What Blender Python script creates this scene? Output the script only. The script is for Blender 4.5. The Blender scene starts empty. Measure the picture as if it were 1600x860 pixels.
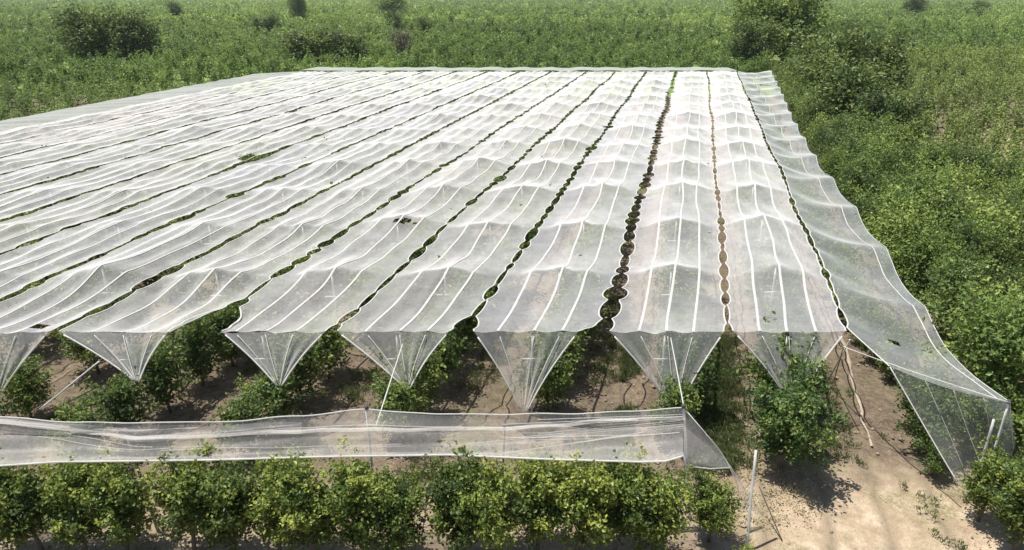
import bpy, math, random
import numpy as np

random.seed(7)
rng = np.random.default_rng(11)
S = bpy.context.scene
COL = S.collection
R = math.radians

# ------------------------------------------------------------------ camera model (used to read real positions off the photo)
CAMZ, F, CY, HY = 13.2, 1100.0, 430.0, -11.0
TH = math.atan((CY - HY) / F)
cT, sT = math.cos(TH), math.sin(TH)
def unproj(px, py, z):
    xr, yr = (px - 800.0) / F, (py - CY) / F
    t = (z - CAMZ) / (-sT - yr * cT)
    return np.array((xr * t, (cT - yr * sT) * t, z))
def proj(p):
    x, y, z = p[..., 0], p[..., 1], p[..., 2] - CAMZ
    zc = y * cT - z * sT
    yc = -y * sT - z * cT
    return 800 + F * x / zc, CY + F * yc / zc, zc

cam_d = bpy.data.cameras.new('camera')
cam_d.sensor_width = 36.0
cam_d.lens = 36.0 * F / 1600.0
cam_d.clip_end = 20000
cam = bpy.data.objects.new('camera', cam_d)
COL.objects.link(cam)
cam.location = (0, 0, CAMZ)
cam.rotation_euler = (math.pi / 2 - TH, 0, 0)
S.camera = cam

# ------------------------------------------------------------------ light
SUN = np.array((-0.28, 0.10, 0.91)); SUN /= np.linalg.norm(SUN)
w = bpy.data.worlds.new('World'); S.world = w; w.use_nodes = True
nt = w.node_tree; nt.nodes.clear()
sky = nt.nodes.new('ShaderNodeTexSky'); sky.sky_type = 'NISHITA'; sky.sun_disc = False
sky.sun_elevation = math.asin(SUN[2]); sky.sun_rotation = math.atan2(SUN[0], SUN[1])
bg = nt.nodes.new('ShaderNodeBackground'); bg.inputs['Strength'].default_value = 0.085
wo = nt.nodes.new('ShaderNodeOutputWorld')
nt.links.new(sky.outputs[0], bg.inputs[0]); nt.links.new(bg.outputs[0], wo.inputs[0])
sl = bpy.data.lights.new('sun', 'SUN'); sl.energy = 5.0; sl.angle = R(0.53); sl.color = (1.0, 0.965, 0.915)
so = bpy.data.objects.new('sun', sl); COL.objects.link(so)
from mathutils import Vector
so.rotation_euler = Vector(SUN).to_track_quat('Z', 'Y').to_euler()
so.location = (0, 0, 60)

S.view_settings.view_transform = 'Standard'; S.view_settings.look = 'None'
S.view_settings.exposure = 0.55; S.view_settings.gamma = 1.0
S.cycles.transparent_max_bounces = 24
S.cycles.max_bounces = 6; S.cycles.diffuse_bounces = 3; S.cycles.transmission_bounces = 4
S.cycles.use_denoising = True
S.cycles.caustics_reflective = False; S.cycles.caustics_refractive = False

# ------------------------------------------------------------------ object helpers
def tag(o, label=None, cat=None, group=None, kind=None):
    if label: o['label'] = label
    if cat: o['category'] = cat
    if group: o['group'] = group
    if kind: o['kind'] = kind
    return o
def empty(name, loc, label, cat, group=None):
    o = bpy.data.objects.new(name, None); COL.objects.link(o)
    o.location = tuple(float(v) for v in loc); o.empty_display_size = 0.2
    return tag(o, label, cat, group)
def mesh_np(name, V, polys, mat, smooth=False, tint=None):
    """V (n,3) array, polys: list of int arrays (m,k) of equal-size polygons."""
    me = bpy.data.meshes.new(name)
    V = np.asarray(V, dtype=np.float32)
    me.vertices.add(len(V)); me.vertices.foreach_set('co', V.ravel())
    loops = np.concatenate([np.asarray(p, dtype=np.int32).ravel() for p in polys])
    tot = np.concatenate([np.full(len(p), np.asarray(p).shape[1], dtype=np.int32) for p in polys])
    start = np.concatenate([[0], np.cumsum(tot)[:-1]]).astype(np.int32)
    me.loops.add(len(loops)); me.loops.foreach_set('vertex_index', loops)
    me.polygons.add(len(tot)); me.polygons.foreach_set('loop_start', start); me.polygons.foreach_set('loop_total', tot)
    me.polygons.foreach_set('use_smooth', np.full(len(tot), smooth, dtype=bool))
    me.update(calc_edges=True)
    if tint is not None:
        a = me.attributes.new('tint', 'FLOAT', 'POINT'); a.data.foreach_set('value', np.asarray(tint, dtype=np.float32))
    me.materials.append(mat)
    return me
def link(name, me, parent=None):
    o = bpy.data.objects.new(name, me); COL.objects.link(o)
    if parent is not None: o.parent = parent
    return o
def merge(parts):
    Vs, Ps, n = [], [], 0
    for V, P in parts:
        Vs.append(V); Ps.append(np.asarray(P) + n); n += len(V)
    return np.concatenate(Vs), np.concatenate(Ps)
def tube(pts, rad, n=7, cap=True):
    pts = np.asarray(pts, float); rad = np.broadcast_to(np.asarray(rad, float), (len(pts),))
    V = []
    for i, p in enumerate(pts):
        d = pts[min(i + 1, len(pts) - 1)] - pts[max(i - 1, 0)]
        d = d / (np.linalg.norm(d) + 1e-9)
        a = np.cross(d, (0.31, 0.9, 0.2) if abs(d[2]) > 0.8 else (0, 0, 1.0)); a /= np.linalg.norm(a)
        b = np.cross(d, a)
        an = np.arange(n) * 2 * math.pi / n
        V.append(p + rad[i] * (np.cos(an)[:, None] * a + np.sin(an)[:, None] * b))
    m = len(pts)
    V = np.concatenate(V + [pts[:1], pts[-1:]])
    P = []
    for i in range(m - 1):
        for j in range(n):
            k = (j + 1) % n
            P.append((i * n + j, i * n + k, (i + 1) * n + k, (i + 1) * n + j))
    if cap:
        for j in range(n):
            k = (j + 1) % n
            P.append((k, j, m * n, m * n)); P.append(((m - 1) * n + j, (m - 1) * n + k, m * n + 1, m * n + 1))
    return V, np.array(P, dtype=np.int64)
def quads_clean(V, P):
    P = np.asarray(P); t = P[:, 2] == P[:, 3]
    out = []
    if (~t).any(): out.append(P[~t])
    if t.any(): out.append(P[t][:, :3])
    return V, out
def tube_mesh(name, parts, mat, smooth=True):
    V, P = merge(parts); V, ps = quads_clean(V, P)
    return mesh_np(name, V, ps, mat, smooth)
def snoise(x, seed, scale):
    """smooth 1D noise, vectorised, range about -1..1"""
    r = np.random.default_rng(seed); ph = r.uniform(0, 6.28, 5); fr = r.uniform(0.6, 1.9, 5); am = r.uniform(.5, 1, 5)
    x = np.asarray(x, float) / scale
    return sum(am[i] * np.sin(x * fr[i] * 2.2 + ph[i]) for i in range(5)) / am.sum() * 1.5

# ------------------------------------------------------------------ materials
def new_mat(name):
    m = bpy.data.materials.new(name); m.use_nodes = True
    n = m.node_tree; n.nodes.clear()
    out = n.nodes.new('ShaderNodeOutputMaterial')
    return m, n, out
def N(n, t, **kw):
    x = n.nodes.new(t)
    for k, v in kw.items(): setattr(x, k, v)
    return x
def math_n(n, op, a, b=None, clamp=False):
    x = N(n, 'ShaderNodeMath', operation=op); x.use_clamp = clamp
    for i, v in enumerate((a, b)):
        if v is None: continue
        if isinstance(v, (int, float)): x.inputs[i].default_value = v
        else: n.links.new(v, x.inputs[i])
    return x.outputs[0]
def ramp(n, fac, stops):
    x = N(n, 'ShaderNodeValToRGB'); e = x.color_ramp.elements
    while len(e) < len(stops): e.new(0.5)
    for i, (p, c) in enumerate(stops):
        e[i].position = p; e[i].color = (*c, 1) if len(c) == 3 else c
    n.links.new(fac, x.inputs[0]); return x.outputs[0]
def mixc(n, fac, a, b):
    x = N(n, 'ShaderNodeMix', data_type='RGBA')
    if isinstance(fac, (int, float)): x.inputs[0].default_value = fac
    else: n.links.new(fac, x.inputs[0])
    for i, v in ((6, a), (7, b)):
        if isinstance(v, tuple): x.inputs[i].default_value = (*v, 1)
        else: n.links.new(v, x.inputs[i])
    return x.outputs[2]
def noise(n, scale, detail=4, rough=.55, vec=None, dim='3D'):
    x = N(n, 'ShaderNodeTexNoise'); x.inputs['Scale'].default_value = scale
    x.inputs['Detail'].default_value = detail; x.inputs['Roughness'].default_value = rough
    if vec is not None: n.links.new(vec, x.inputs['Vector'])
    return x.outputs[0]

def net_mat(name, cover, c1, c2, hue_scale=True):
    """woven net: threads cover a share of the view that grows as it is seen more edge-on"""
    m, n, out = new_mat(name)
    geo = N(n, 'ShaderNodeNewGeometry'); oi = N(n, 'ShaderNodeObjectInfo')
    d = N(n, 'ShaderNodeVectorMath', operation='DOT_PRODUCT')
    n.links.new(geo.outputs['Incoming'], d.inputs[0]); n.links.new(geo.outputs['Normal'], d.inputs[1])
    cosv = math_n(n, 'MAXIMUM', math_n(n, 'ABSOLUTE', d.outputs['Value']), 0.07)
    inv = math_n(n, 'DIVIDE', 1.0, cosv)
    nz = noise(n, 1.3, 3, .6, geo.outputs['Position'])
    fine = noise(n, 9.0, 2, .6, geo.outputs['Position'])
    vary = math_n(n, 'ADD', math_n(n, 'MULTIPLY', nz, .8), math_n(n, 'ADD', math_n(n, 'MULTIPLY', fine, .6), .30))
    ex = math_n(n, 'MULTIPLY', inv, vary)
    al = math_n(n, 'SUBTRACT', 1.0, math_n(n, 'POWER', 1.0 - cover, ex), True)
    broad = ramp(n, noise(n, .22, 4, .6, geo.outputs['Position']), [(.35, (0, 0, 0)), (.65, (1, 1, 1))])
    col = mixc(n, math_n(n, 'ADD', math_n(n, 'MULTIPLY', broad, .5), math_n(n, 'MULTIPLY', oi.outputs['Random'], .5)), c1, c2)
    dust = ramp(n, noise(n, .9, 7, .75, geo.outputs['Position']), [(.5, (0, 0, 0)), (.8, (.28, .28, .28))])
    col = mixc(n, dust, col, (.52, .47, .40))
    df = N(n, 'ShaderNodeBsdfDiffuse'); tr = N(n, 'ShaderNodeBsdfTranslucent')
    n.links.new(col, df.inputs[0]); n.links.new(col, tr.inputs[0])
    mx = N(n, 'ShaderNodeMixShader'); mx.inputs[0].default_value = .38
    n.links.new(df.outputs[0], mx.inputs[1]); n.links.new(tr.outputs[0], mx.inputs[2])
    tp = N(n, 'ShaderNodeBsdfTransparent')
    m2 = N(n, 'ShaderNodeMixShader'); n.links.new(al, m2.inputs[0])
    n.links.new(tp.outputs[0], m2.inputs[1]); n.links.new(mx.outputs[0], m2.inputs[2])
    n.links.new(m2.outputs[0], out.inputs[0])
    return m
M_net = net_mat('white_net', .172, (.84, .825, .76), (.82, .81, .835))
M_flap = net_mat('gathered_net', .25, (.80, .78, .72), (.80, .78, .78))
M_farside = net_mat('grey_side_net', .16, (.42, .45, .41), (.47, .48, .46))
M_sidenet = net_mat('thin_side_net', .115, (.68, .70, .66), (.66, .68, .68))
M_stripnet = net_mat('strip_net', .215, (.80, .77, .72), (.80, .76, .74))

def simple(name, col, rough=.6, var=.15, scale=6.0, metal=0.0, spec=.4):
    m, n, out = new_mat(name)
    tc = N(n, 'ShaderNodeTexCoord')
    nz = noise(n, scale, 4, .6, tc.outputs['Object'])
    a = tuple(c * (1 - var) for c in col); b = tuple(min(1, c * (1 + var)) for c in col)
    p = N(n, 'ShaderNodeBsdfPrincipled'); p.inputs['Roughness'].default_value = rough
    p.inputs['Metallic'].default_value = metal; p.inputs['Specular IOR Level'].default_value = spec
    n.links.new(ramp(n, nz, [(.3, a), (.7, b)]), p.inputs['Base Color'])
    n.links.new(p.outputs[0], out.inputs[0]); return m
M_seam = simple('white_hem_tape', (.80, .79, .76), .7, .06)
m, n, out = new_mat('white_seam_tape'); M_seam = m
df = N(n, 'ShaderNodeBsdfDiffuse'); tr = N(n, 'ShaderNodeBsdfTranslucent'); mx = N(n, 'ShaderNodeMixShader'); mx.inputs[0].default_value = .5
tc = N(n, 'ShaderNodeTexCoord'); cc = ramp(n, noise(n, 3, 3, .6, tc.outputs['Object']), [(.3, (.72, .70, .66)), (.7, (.84, .83, .80))])
n.links.new(cc, df.inputs[0]); n.links.new(cc, tr.inputs[0]); n.links.new(df.outputs[0], mx.inputs[1]); n.links.new(tr.outputs[0], mx.inputs[2]); n.links.new(mx.outputs[0], out.inputs[0])
M_pole = simple('pale_pole', (.62, .60, .55), .55, .2, 9)
M_wood = simple('weathered_wood', (.30, .24, .17), .8, .3, 14)
M_cable = simple('steel_cable', (.62, .62, .60), .45, .1)
M_dark = simple('dark_rope', (.07, .06, .05), .8, .2)
M_bark = simple('bark', (.13, .10, .075), .85, .35, 10)
M_tan = simple('tan_plastic', (.34, .275, .20), .6, .25, 3)

def leaf_mat(name, dark, mid, light, trans=.32, rnd=.35):
    m, n, out = new_mat(name)
    at = N(n, 'ShaderNodeAttribute', attribute_name='tint')
    oi = N(n, 'ShaderNodeObjectInfo')
    f = math_n(n, 'ADD', at.outputs['Fac'], math_n(n, 'MULTIPLY', math_n(n, 'SUBTRACT', oi.outputs['Random'], .5), rnd), True)
    col = ramp(n, f, [(0.0, dark), (.5, mid), (1.0, light)])
    p = N(n, 'ShaderNodeBsdfPrincipled'); p.inputs['Roughness'].default_value = .5
    p.inputs['Specular IOR Level'].default_value = .35
    n.links.new(col, p.inputs['Base Color'])
    t = N(n, 'ShaderNodeBsdfTranslucent')
    n.links.new(mixc(n, .5, col, tuple(c * 1.1 for c in light)), t.inputs[0])
    mx = N(n, 'ShaderNodeMixShader'); mx.inputs[0].default_value = trans
    n.links.new(p.outputs[0], mx.inputs[1]); n.links.new(t.outputs[0], mx.inputs[2])
    n.links.new(mx.outputs[0], out.inputs[0]); return m
L_orch = leaf_mat('orchard_leaf', (.032, .064, .018), (.108, .172, .040), (.28, .33, .075))
L_front = leaf_mat('front_leaf', (.034, .064, .017), (.125, .185, .038), (.34, .38, .078))
L_wood = leaf_mat('wood_leaf', (.042, .080, .019), (.150, .230, .050), (.34, .41, .10), rnd=.6)
L_dark = leaf_mat('dark_tree_leaf', (.026, .054, .017), (.080, .130, .034), (.22, .28, .068))
L_field = leaf_mat('thicket_leaf', (.048, .096, .022), (.155, .235, .052), (.31, .39, .095), rnd=0)
L_olive = leaf_mat('olive_thicket_leaf', (.070, .105, .026), (.215, .275, .068), (.38, .42, .13), rnd=0)
L_dry = leaf_mat('dry_twig', (.10, .085, .06), (.14, .115, .08), (.17, .15, .09), rnd=.1)
L_head = leaf_mat('headland_leaf', (.028, .062, .018), (.085, .150, .038), (.22, .29, .075), rnd=0)
L_grass = leaf_mat('grass_blade', (.06, .10, .03), (.11, .15, .05), (.25, .23, .10), rnd=0)

# ------------------------------------------------------------------ leaf geometry
def leaf_arrays(c, axis, nor, ln, wd, tint, r=None):
    axis = axis / (np.linalg.norm(axis, axis=1, keepdims=True) + 1e-9)
    side = np.cross(axis, nor); side /= (np.linalg.norm(side, axis=1, keepdims=True) + 1e-9)
    nn = np.cross(side, axis)
    ln = ln[:, None]; wd = wd[:, None]
    b = c - axis * ln * .5; t = c + axis * ln * .5 - nn * ln * .12
    l = c + side * wd * .5 + nn * wd * .16; q = c - side * wd * .5 + nn * wd * .16
    V = np.stack([b, q, t, l], axis=1).reshape(-1, 3)
    k = np.arange(len(c)) * 4
    T = np.concatenate([np.stack([k, k + 1, k + 2], 1), np.stack([k, k + 2, k + 3], 1)])
    return V, T, np.repeat(tint, 4)
def rand_leaves(r, c, outward, size, tint, up=.55, jit=.7, wide=(.5, .68)):
    n = len(c)
    ax = outward + r.normal(0, .75, (n, 3)); ax[:, 2] -= .15
    nor = r.normal(0, jit, (n, 3)); nor[:, 2] += up + .35; nor += outward * .35
    ln = size * r.uniform(.7, 1.3, n)
    return leaf_arrays(c, ax, nor, ln, ln * r.uniform(wide[0], wide[1], n), tint)

def make_tree_meshes(name, seed, h, rad, nbranch, nleaf, leaf, mat, low=.45, dome=False, sig=.13, top=None):
    """returns (trunk mesh, crown mesh): leader with limbs, twigs and leaf clusters along them"""
    r = np.random.default_rng(seed)
    lean = r.normal(0, .05, 2)
    tp = [np.array((lean[0] * z + .04 * math.sin(z * 3 + seed), lean[1] * z + .04 * math.cos(z * 2.3 + seed), z)) for z in np.linspace(-.05, h * .82, 8)]
    parts = [tube(tp, np.linspace(h * .021, h * .006, 8), 7)]
    cs, outs, tn = [], [], []
    lop = r.uniform(.72, 1.2, 7)                                  # lopsided outline
    for i in range(nbranch):
        u = (i + r.uniform(0, 1)) / nbranch
        hb = low + (h * .88 - low) * u ** (.85 if not dome else .7)
        k = hb / h
        prof = (math.sin(math.pi * min(1, max(.03, (k * .86 + .12)))) ** .7) if not dome else math.sqrt(max(.03, 1 - (max(0, k - .35) / .66) ** 2)) * (0.65 + .35 * min(1, k / .35))
        az = i * 2.399 + r.normal(0, .4)
        lr = lop[int((az % 6.2832) / 6.2832 * 7) % 7]
        L = rad * prof * r.uniform(.62, 1.12) * lr
        if r.uniform() < .06: L *= 1.18
        el = R(r.uniform(18, 55) + 25 * k)
        zt = hb * .82
        p0 = np.array((np.interp(zt, [p[2] for p in tp], [p[0] for p in tp]), np.interp(zt, [p[2] for p in tp], [p[1] for p in tp]), zt))
        dirv = np.array((math.cos(az), math.sin(az), 0))
        p1 = p0 + dirv * L + np.array((0, 0, math.tan(el) * L * .42 + r.uniform(0, .12) * h))
        if p1[2] > h: p1[2] = h - r.uniform(0, .15)
        pm = (p0 + p1) / 2 - np.array((0, 0, .10 * L)) + r.normal(0, .04, 3)
        if i % 2 == 0 or L > rad * .8:
            parts.append(tube([p0, pm, p1], [h * .0065, h * .004, h * .0016], 5, cap=False))
        bt = r.normal(.45, .24)
        nc = max(3, int(round(5 + 4 * L / rad)))
        for s in np.linspace(.28, 1.05, nc):
            s2 = s + r.uniform(-.06, .06)
            q = (1 - s2) ** 2 * p0 + 2 * s2 * (1 - s2) * pm + s2 ** 2 * p1
            cs.append(q + r.normal(0, sig * .9, 3)); outs.append(dirv * .6 + (0, 0, .25)); tn.append(bt + .18 * (s - .6) + r.normal(0, .08))
    # leader shoots
    for i in range(max(4, nbranch // 8)):
        q = tp[-1] + r.normal(0, rad * .13, 3) + np.array((0, 0, h * .06 * r.uniform(0, 1.6)))
        cs.append(q); outs.append(np.array((0, 0, 1.0))); tn.append(r.normal(.6, .15))
    cs, outs, tn = np.array(cs), np.array(outs), np.array(tn)
    idx = r.integers(0, len(cs), nleaf)
    c = cs[idx] + r.normal(0, sig, (nleaf, 3)) * r.uniform(.5, 1.4, (nleaf, 1))
    c[:, 2] = np.maximum(c[:, 2], .12)
    t = np.clip(tn[idx] + r.normal(0, .13, nleaf), 0, 1)
    V, T, tt = rand_leaves(r, c, outs[idx], leaf, t)
    V2, P = merge(parts); V2, ps = quads_clean(V2, P)
    tm = mesh_np(name + '_trunk', V2, ps, M_bark, True)
    cm = mesh_np(name + '_crown', V, [T], mat, False, tt)
    return tm, cm

def bush_cloud(pos, hgt, rad, nl, leaf, r, tbase, upright=.5, jit=.42, wide=(.5, .68)):
    """many small bushes as leaf arrays (merged foliage nobody could count)"""
    n = len(pos)
    c = np.repeat(pos, nl, axis=0)
    H = np.repeat(hgt, nl); Rr = np.repeat(rad, nl)
    m = len(c)
    # several shoots per bush
    ns = 7
    sh_az = r.uniform(0, 6.2832, (n, ns)); sh_r = r.uniform(.15, 1, (n, ns)); sh_h = r.uniform(.65, 1.08, (n, ns)); sh_t = r.normal(0, .07, (n, ns))
    bi = np.repeat(np.arange(n), nl); si = r.integers(0, ns, m)
    u = r.uniform(.12, 1, m) ** .7
    az = sh_az[bi, si]; rr = sh_r[bi, si] * Rr * (.35 + .65 * u)
    spread = np.repeat(rad, nl) * .20
    p = c + np.stack([np.cos(az) * rr, np.sin(az) * rr, u * H * sh_h[bi, si]], 1)
    p += r.normal(0, 1, (m, 3)) * spread[:, None]
    p[:, 2] = np.maximum(p[:, 2], .1)
    out = np.stack([np.cos(az) * .5, np.sin(az) * .5, np.full(m, upright)], 1)
    t = np.clip(np.repeat(tbase, nl) + sh_t[bi, si] + r.normal(0, .05, m), 0, 1)
    return rand_leaves(r, p, out, np.repeat(leaf, nl) if np.ndim(leaf) else leaf, t, .75, jit, wide)

# ------------------------------------------------------------------ field layout: gap lines between the net panels
GN = [1328, 1139, 943, 722, 516, 300, 87] + [87 - 205 * k for k in range(1, 9)]
GF = [1153, 1106, 1055, 1007, 958, 911, 853, 803, 752, 701, 650, 600, 550, 500, 450]
ZE = 3.2
YN = float(unproj(0, 518, ZE)[1]); YF = float(unproj(0, 112, ZE)[1])
y116 = float(unproj(0, 116, ZE)[1])
GL = []
for a, b in zip(GN, GF):
    pa, pb = unproj(a, 518, ZE), unproj(b, 116, ZE)
    k = (pb[0] - pa[0]) / (pb[1] - pa[1]); GL.append((pa[0] - k * pa[1], k))
def gap_x(i, y):
    a, k = GL[i]
    return a + k * y + .10 * snoise(y, 100 + i, 9.0)
NP = 14
def centre_x(i, y):
    return .5 * (GL[i][0] + GL[i + 1][0]) + .5 * (GL[i][1] + GL[i + 1][1]) * y
WIRES = [YN, 24.7] + [24.7 + 6.15 * k for k in range(1, 13)]
WIRES = [x for x in WIRES if x < YF - 2] + [YF]
GAPW = [.30, .34, .66, .48, .46, .52, .58] + [.56, .62, .60, .58, .56, .54, .52, .0]

def gap_half(i, y):
    """scalloped half width of the lacing gap i"""
    r = np.random.default_rng(500 + i)
    ks = [YN - 1]
    while ks[-1] < YF + 2: ks.append(ks[-1] + r.uniform(.75, 1.7))
    ks = np.array(ks); amp = r.uniform(.45, 1.15, len(ks)); amp[r.uniform(size=len(ks)) < .06] *= 1.7
    if i > 6: amp[r.uniform(size=len(ks)) < .15] *= .4
    j = np.clip(np.searchsorted(ks, y) - 1, 0, len(ks) - 2)
    q = (y - ks[j]) / (ks[j + 1] - ks[j])
    wv = GAPW[i] * .5 * amp[j] * np.sqrt(np.clip(4 * q * (1 - q), 0, 1)) + .015
    if i > 5: wv = wv * .7 + GAPW[i] * .13
    if i == 2: wv = wv * .8 + .07
    if i == 5: wv = wv + .75 * np.exp(-((y - YN - .6) / 1.1) ** 2)          # torn open beside the front
    if i == 3: wv = wv + .25 * np.exp(-((y - YN) / .7) ** 2)
    if i == 8: wv = wv + .30 * np.exp(-((y - unproj(387, 246, ZE)[1]) / 1.5) ** 2)
    return wv
HOLES = [(630, 345, 15, 4), (649, 349, 5, 2), (1227, 531, 11, 9), (60, 511, 13, 4), (390, 247, 17, 6), (1397, 535, 7, 4), (745, 465, 0, 0)]
def panel_z(i, y, t):
    r = np.random.default_rng(900 + i)
    bay = r.uniform(.5, 1.6, 40); pk = r.uniform(.6 if i < 5 else .25, 1.25, 40)
    W = np.array(WIRES); W[1:-1] += r.normal(0, .22, len(W) - 2)
    j = np.clip(np.searchsorted(W, y, side='right') - 1, 0, len(W) - 2)
    q = (y - W[j]) / (W[j + 1] - W[j])
    pk[0] = 0.0; pk[len(W) - 1] = .2
    peak = pk[j] * (1 - q) + pk[j + 1] * q
    prof = 1 - np.abs(t) ** 1.15
    sag = 4 * q * (1 - q) * bay[j]
    z = ZE + (.44 - .10 * min(1, max(0, (i - 4) / 5))) * prof * peak - sag * (.05 + (.27 - .17 * min(1, max(0, (i - 4) / 5))) * prof) - (.055 if i < 5 else .085) * np.sin(2 * math.pi * (t + 1)) ** 2 * (.4 + .6 * np.abs(np.sin(y * .51 + i)))
    z = z + .02 * np.sin(y * 2.1 + i + 3 * t) * prof + .03 * snoise(y + 5 * t, 40 + i, 1.4)
    return z

ORD = ['first', 'second', 'third', 'fourth', 'fifth', 'sixth', 'seventh', 'eighth', 'ninth', 'tenth', 'eleventh', 'twelfth', 'thirteenth', 'fourteenth', 'fifteenth', 'sixteenth', 'seventeenth', 'eighteenth', 'nineteenth', 'twentieth']
def panel_phrase(i):
    if i == 0: return 'second net panel right of the widest dark gap'
    if i == 1: return 'first net panel right of the widest dark gap'
    return ORD[i - 2] + ' net panel left of the widest dark gap'
TIPS = {0: (1238, 628), 1: (1054, 640), 2: (818, 642), 3: (636, 606), 4: (436, 602), 5: (214, 595), 6: (-10, 628)}

def ribbon(pts, width, lift=.012, thick=.008):
    pts = np.asarray(pts, float)
    d = np.gradient(pts, axis=0); d[:, 2] = 0; d /= np.linalg.norm(d, axis=1, keepdims=True) + 1e-9
    s = np.stack([-d[:, 1], d[:, 0], np.zeros(len(d))], 1) * width / 2
    up = np.array((0, 0, 1.0))
    V = np.concatenate([pts - s + up * lift, pts + s + up * lift, pts + up * (lift + thick + width * .12)])
    n = len(pts); k = np.arange(n - 1)
    P = np.concatenate([np.stack([k, k + 1, 2 * n + k + 1, 2 * n + k], 1), np.stack([2 * n + k, 2 * n + k + 1, n + k + 1, n + k], 1)])
    return V, P

def build_panel(i):
    root = empty('orchard_net', (centre_x(i, YN), YN, 0), 'white orchard netting roof, ' + panel_phrase(i), 'net', 'white net panels over the orchard rows')
    o0 = np.array(root.location)
    ys = np.arange(YN, YF + .001, .17); nt_ = 23
    ts = np.linspace(-1, 1, nt_)
    Y, T = np.meshgrid(ys, ts, indexing='ij')
    def edges(y):
        xr = gap_x(i, y) - gap_half(i, y); xl = gap_x(i + 1, y) + gap_half(i + 1, y)
        return xl, xr
    xl, xr = edges(ys)
    if i in (2,):   # loose front corner folded back
        xr = xr - .55 * np.exp(-((ys - YN) / .25) ** 2)
    hm = np.array([GAPW[i] * .4, GAPW[i + 1] * .4])
    xls, xrs = gap_x(i + 1, ys) + hm[1], gap_x(i, ys) - hm[0]
    X = xls[:, None] + (xrs - xls)[:, None] * (T + 1) / 2
    X = X + (xr - xrs)[:, None] * np.clip(T, 0, 1) ** 5 + (xl - xls)[:, None] * np.clip(-T, 0, 1) ** 5
    X = X + .05 * snoise(Y + 7 * T, 70 + i, 2.0) * (1 - T ** 2)
    Z = panel_z(i, Y, T)
    V = np.stack([X, Y, Z], -1).reshape(-1, 3)
    k = (np.arange(len(ys) - 1)[:, None] * nt_ + np.arange(nt_ - 1)[None]).ravel()
    P = np.stack([k, k + 1, k + nt_ + 1, k + nt_], 1)
    cen = V[P].mean(1); px, py, _ = proj(cen)
    keep = np.ones(len(P), bool)
    for hx, hy, rx, ry in HOLES:
        if rx: keep &= (((px - hx) / rx) ** 2 + ((py - hy) / ry) ** 2 + .25 * np.sin(px * 1.7) * np.cos(py * 2.3)) > 1
    P = P[keep]
    o = link('net_sheet', mesh_np('net_sheet', V - o0, [P], M_net, True), root)
    if i in TIPS:
        tip = unproj(*TIPS[i], 0)                           # tip hangs a little forward of the front cable
        d = YN - 1.15
        tp = np.array((tip[0] / tip[1] * d, d, CAMZ + (tip[2] - CAMZ) / tip[1] * d))
    else:
        tp = np.array((centre_x(i, YN) - .2, YN - 1.1, .95))
    vs = np.linspace(0, 1, 16)
    TT = np.linspace(-1, 1, 45)
    fr = np.stack([xl[0] + (xr[0] - xl[0]) * (TT + 1) / 2, np.full(45, YN), panel_z(i, np.full(45, YN), TT)], -1)
    def flap_pt(f, t, v):
        g = tp + np.stack([t * .10, .05 * np.sin(t * 23), 0 * t], -1)
        p = f * (1 - v) + g * v
        p[..., 1] += (.07 * np.sin(t * 17 + i) * v * (1 - v) * 2.2)
        p[..., 0] += -t * .10 * np.sin(math.pi * v)
        return p
    FV = np.stack([flap_pt(fr, TT, v) for v in vs])
    FV[0, :, 1] -= .003
    k = (np.arange(15)[:, None] * 45 + np.arange(44)[None]).ravel()
    FP = np.stack([k, k + 45, k + 46, k + 1], 1); px, py, _ = proj(FV.reshape(-1, 3)[FP].mean(1)); fkeep = np.ones(len(FP), bool)
    for hx, hy, rx, ry in HOLES:
        if rx: fkeep &= (((px - hx) / rx) ** 2 + ((py - hy) / ry) ** 2) > 1
    link('end_flap', mesh_np('end_flap', FV.reshape(-1, 3) - o0, [np.stack([k, k + 45, k + 46, k + 1], 1)[fkeep]], M_flap, True), root)
    # sewn seams (three) and edge hems (two), each running on down the flap to its tip
    for nm, t0, wd in (('hem', -1, .05), ('seam', -.5, .085), ('seam', 0.02, .085), ('seam', .5, .085), ('hem', 1, .05)):
        wob = t0 if nm == 'hem' else t0 + .05 * snoise(ys, 333 + i * 7 + int(t0 * 10), 11)
        wob = np.broadcast_to(wob, ys.shape)
        ea, eb = (xl, xr) if nm == 'hem' else (xls, xrs)
        top = np.stack([ea + (eb - ea) * (wob + 1) / 2 + .05 * snoise(ys + 7 * wob, 70 + i, 2.0) * (1 - wob ** 2), ys, panel_z(i, ys, wob)], 1)
        t1 = np.array([float(wob[0])])
        f1 = np.stack([ea[0] + (eb[0] - ea[0]) * (t1 + 1) / 2, np.full(1, YN), panel_z(i, np.full(1, YN), t1)], -1)
        low = np.stack([flap_pt(f1.copy(), t1, v)[0] for v in vs[::-1][:-1]])
        low[:, 1] -= .03; low[:, 2] += .012; low[:, 2] -= 0
        parts = [ribbon(top - o0, wd), tube(low - o0, wd * .5 if nm == 'hem' else wd * .16, 5)]
        Vr, Pr = merge(parts); Vr, ps = quads_clean(Vr, Pr)
        link(nm, mesh_np(nm, Vr, ps, M_seam, True), root)
    return root
for i in range(NP): build_panel(i)

# ------------------------------------------------------------------ side nets and back curtain
def lerp_curve(pts, n):
    pts = np.asarray(pts, float); s = np.concatenate([[0], np.cumsum(np.linalg.norm(np.diff(pts, axis=0), axis=1))]); s /= s[-1]
    u = np.linspace(0, 1, n)
    return np.stack([np.interp(u, s, pts[:, k]) for k in range(3)], 1)
def by_y(pts, ys):
    pts = np.asarray(pts, float); o = np.argsort(pts[:, 1]); pts = pts[o]
    return np.stack([np.interp(ys, pts[:, 1], pts[:, 0]), ys, np.interp(ys, pts[:, 1], pts[:, 2])], 1)

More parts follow.
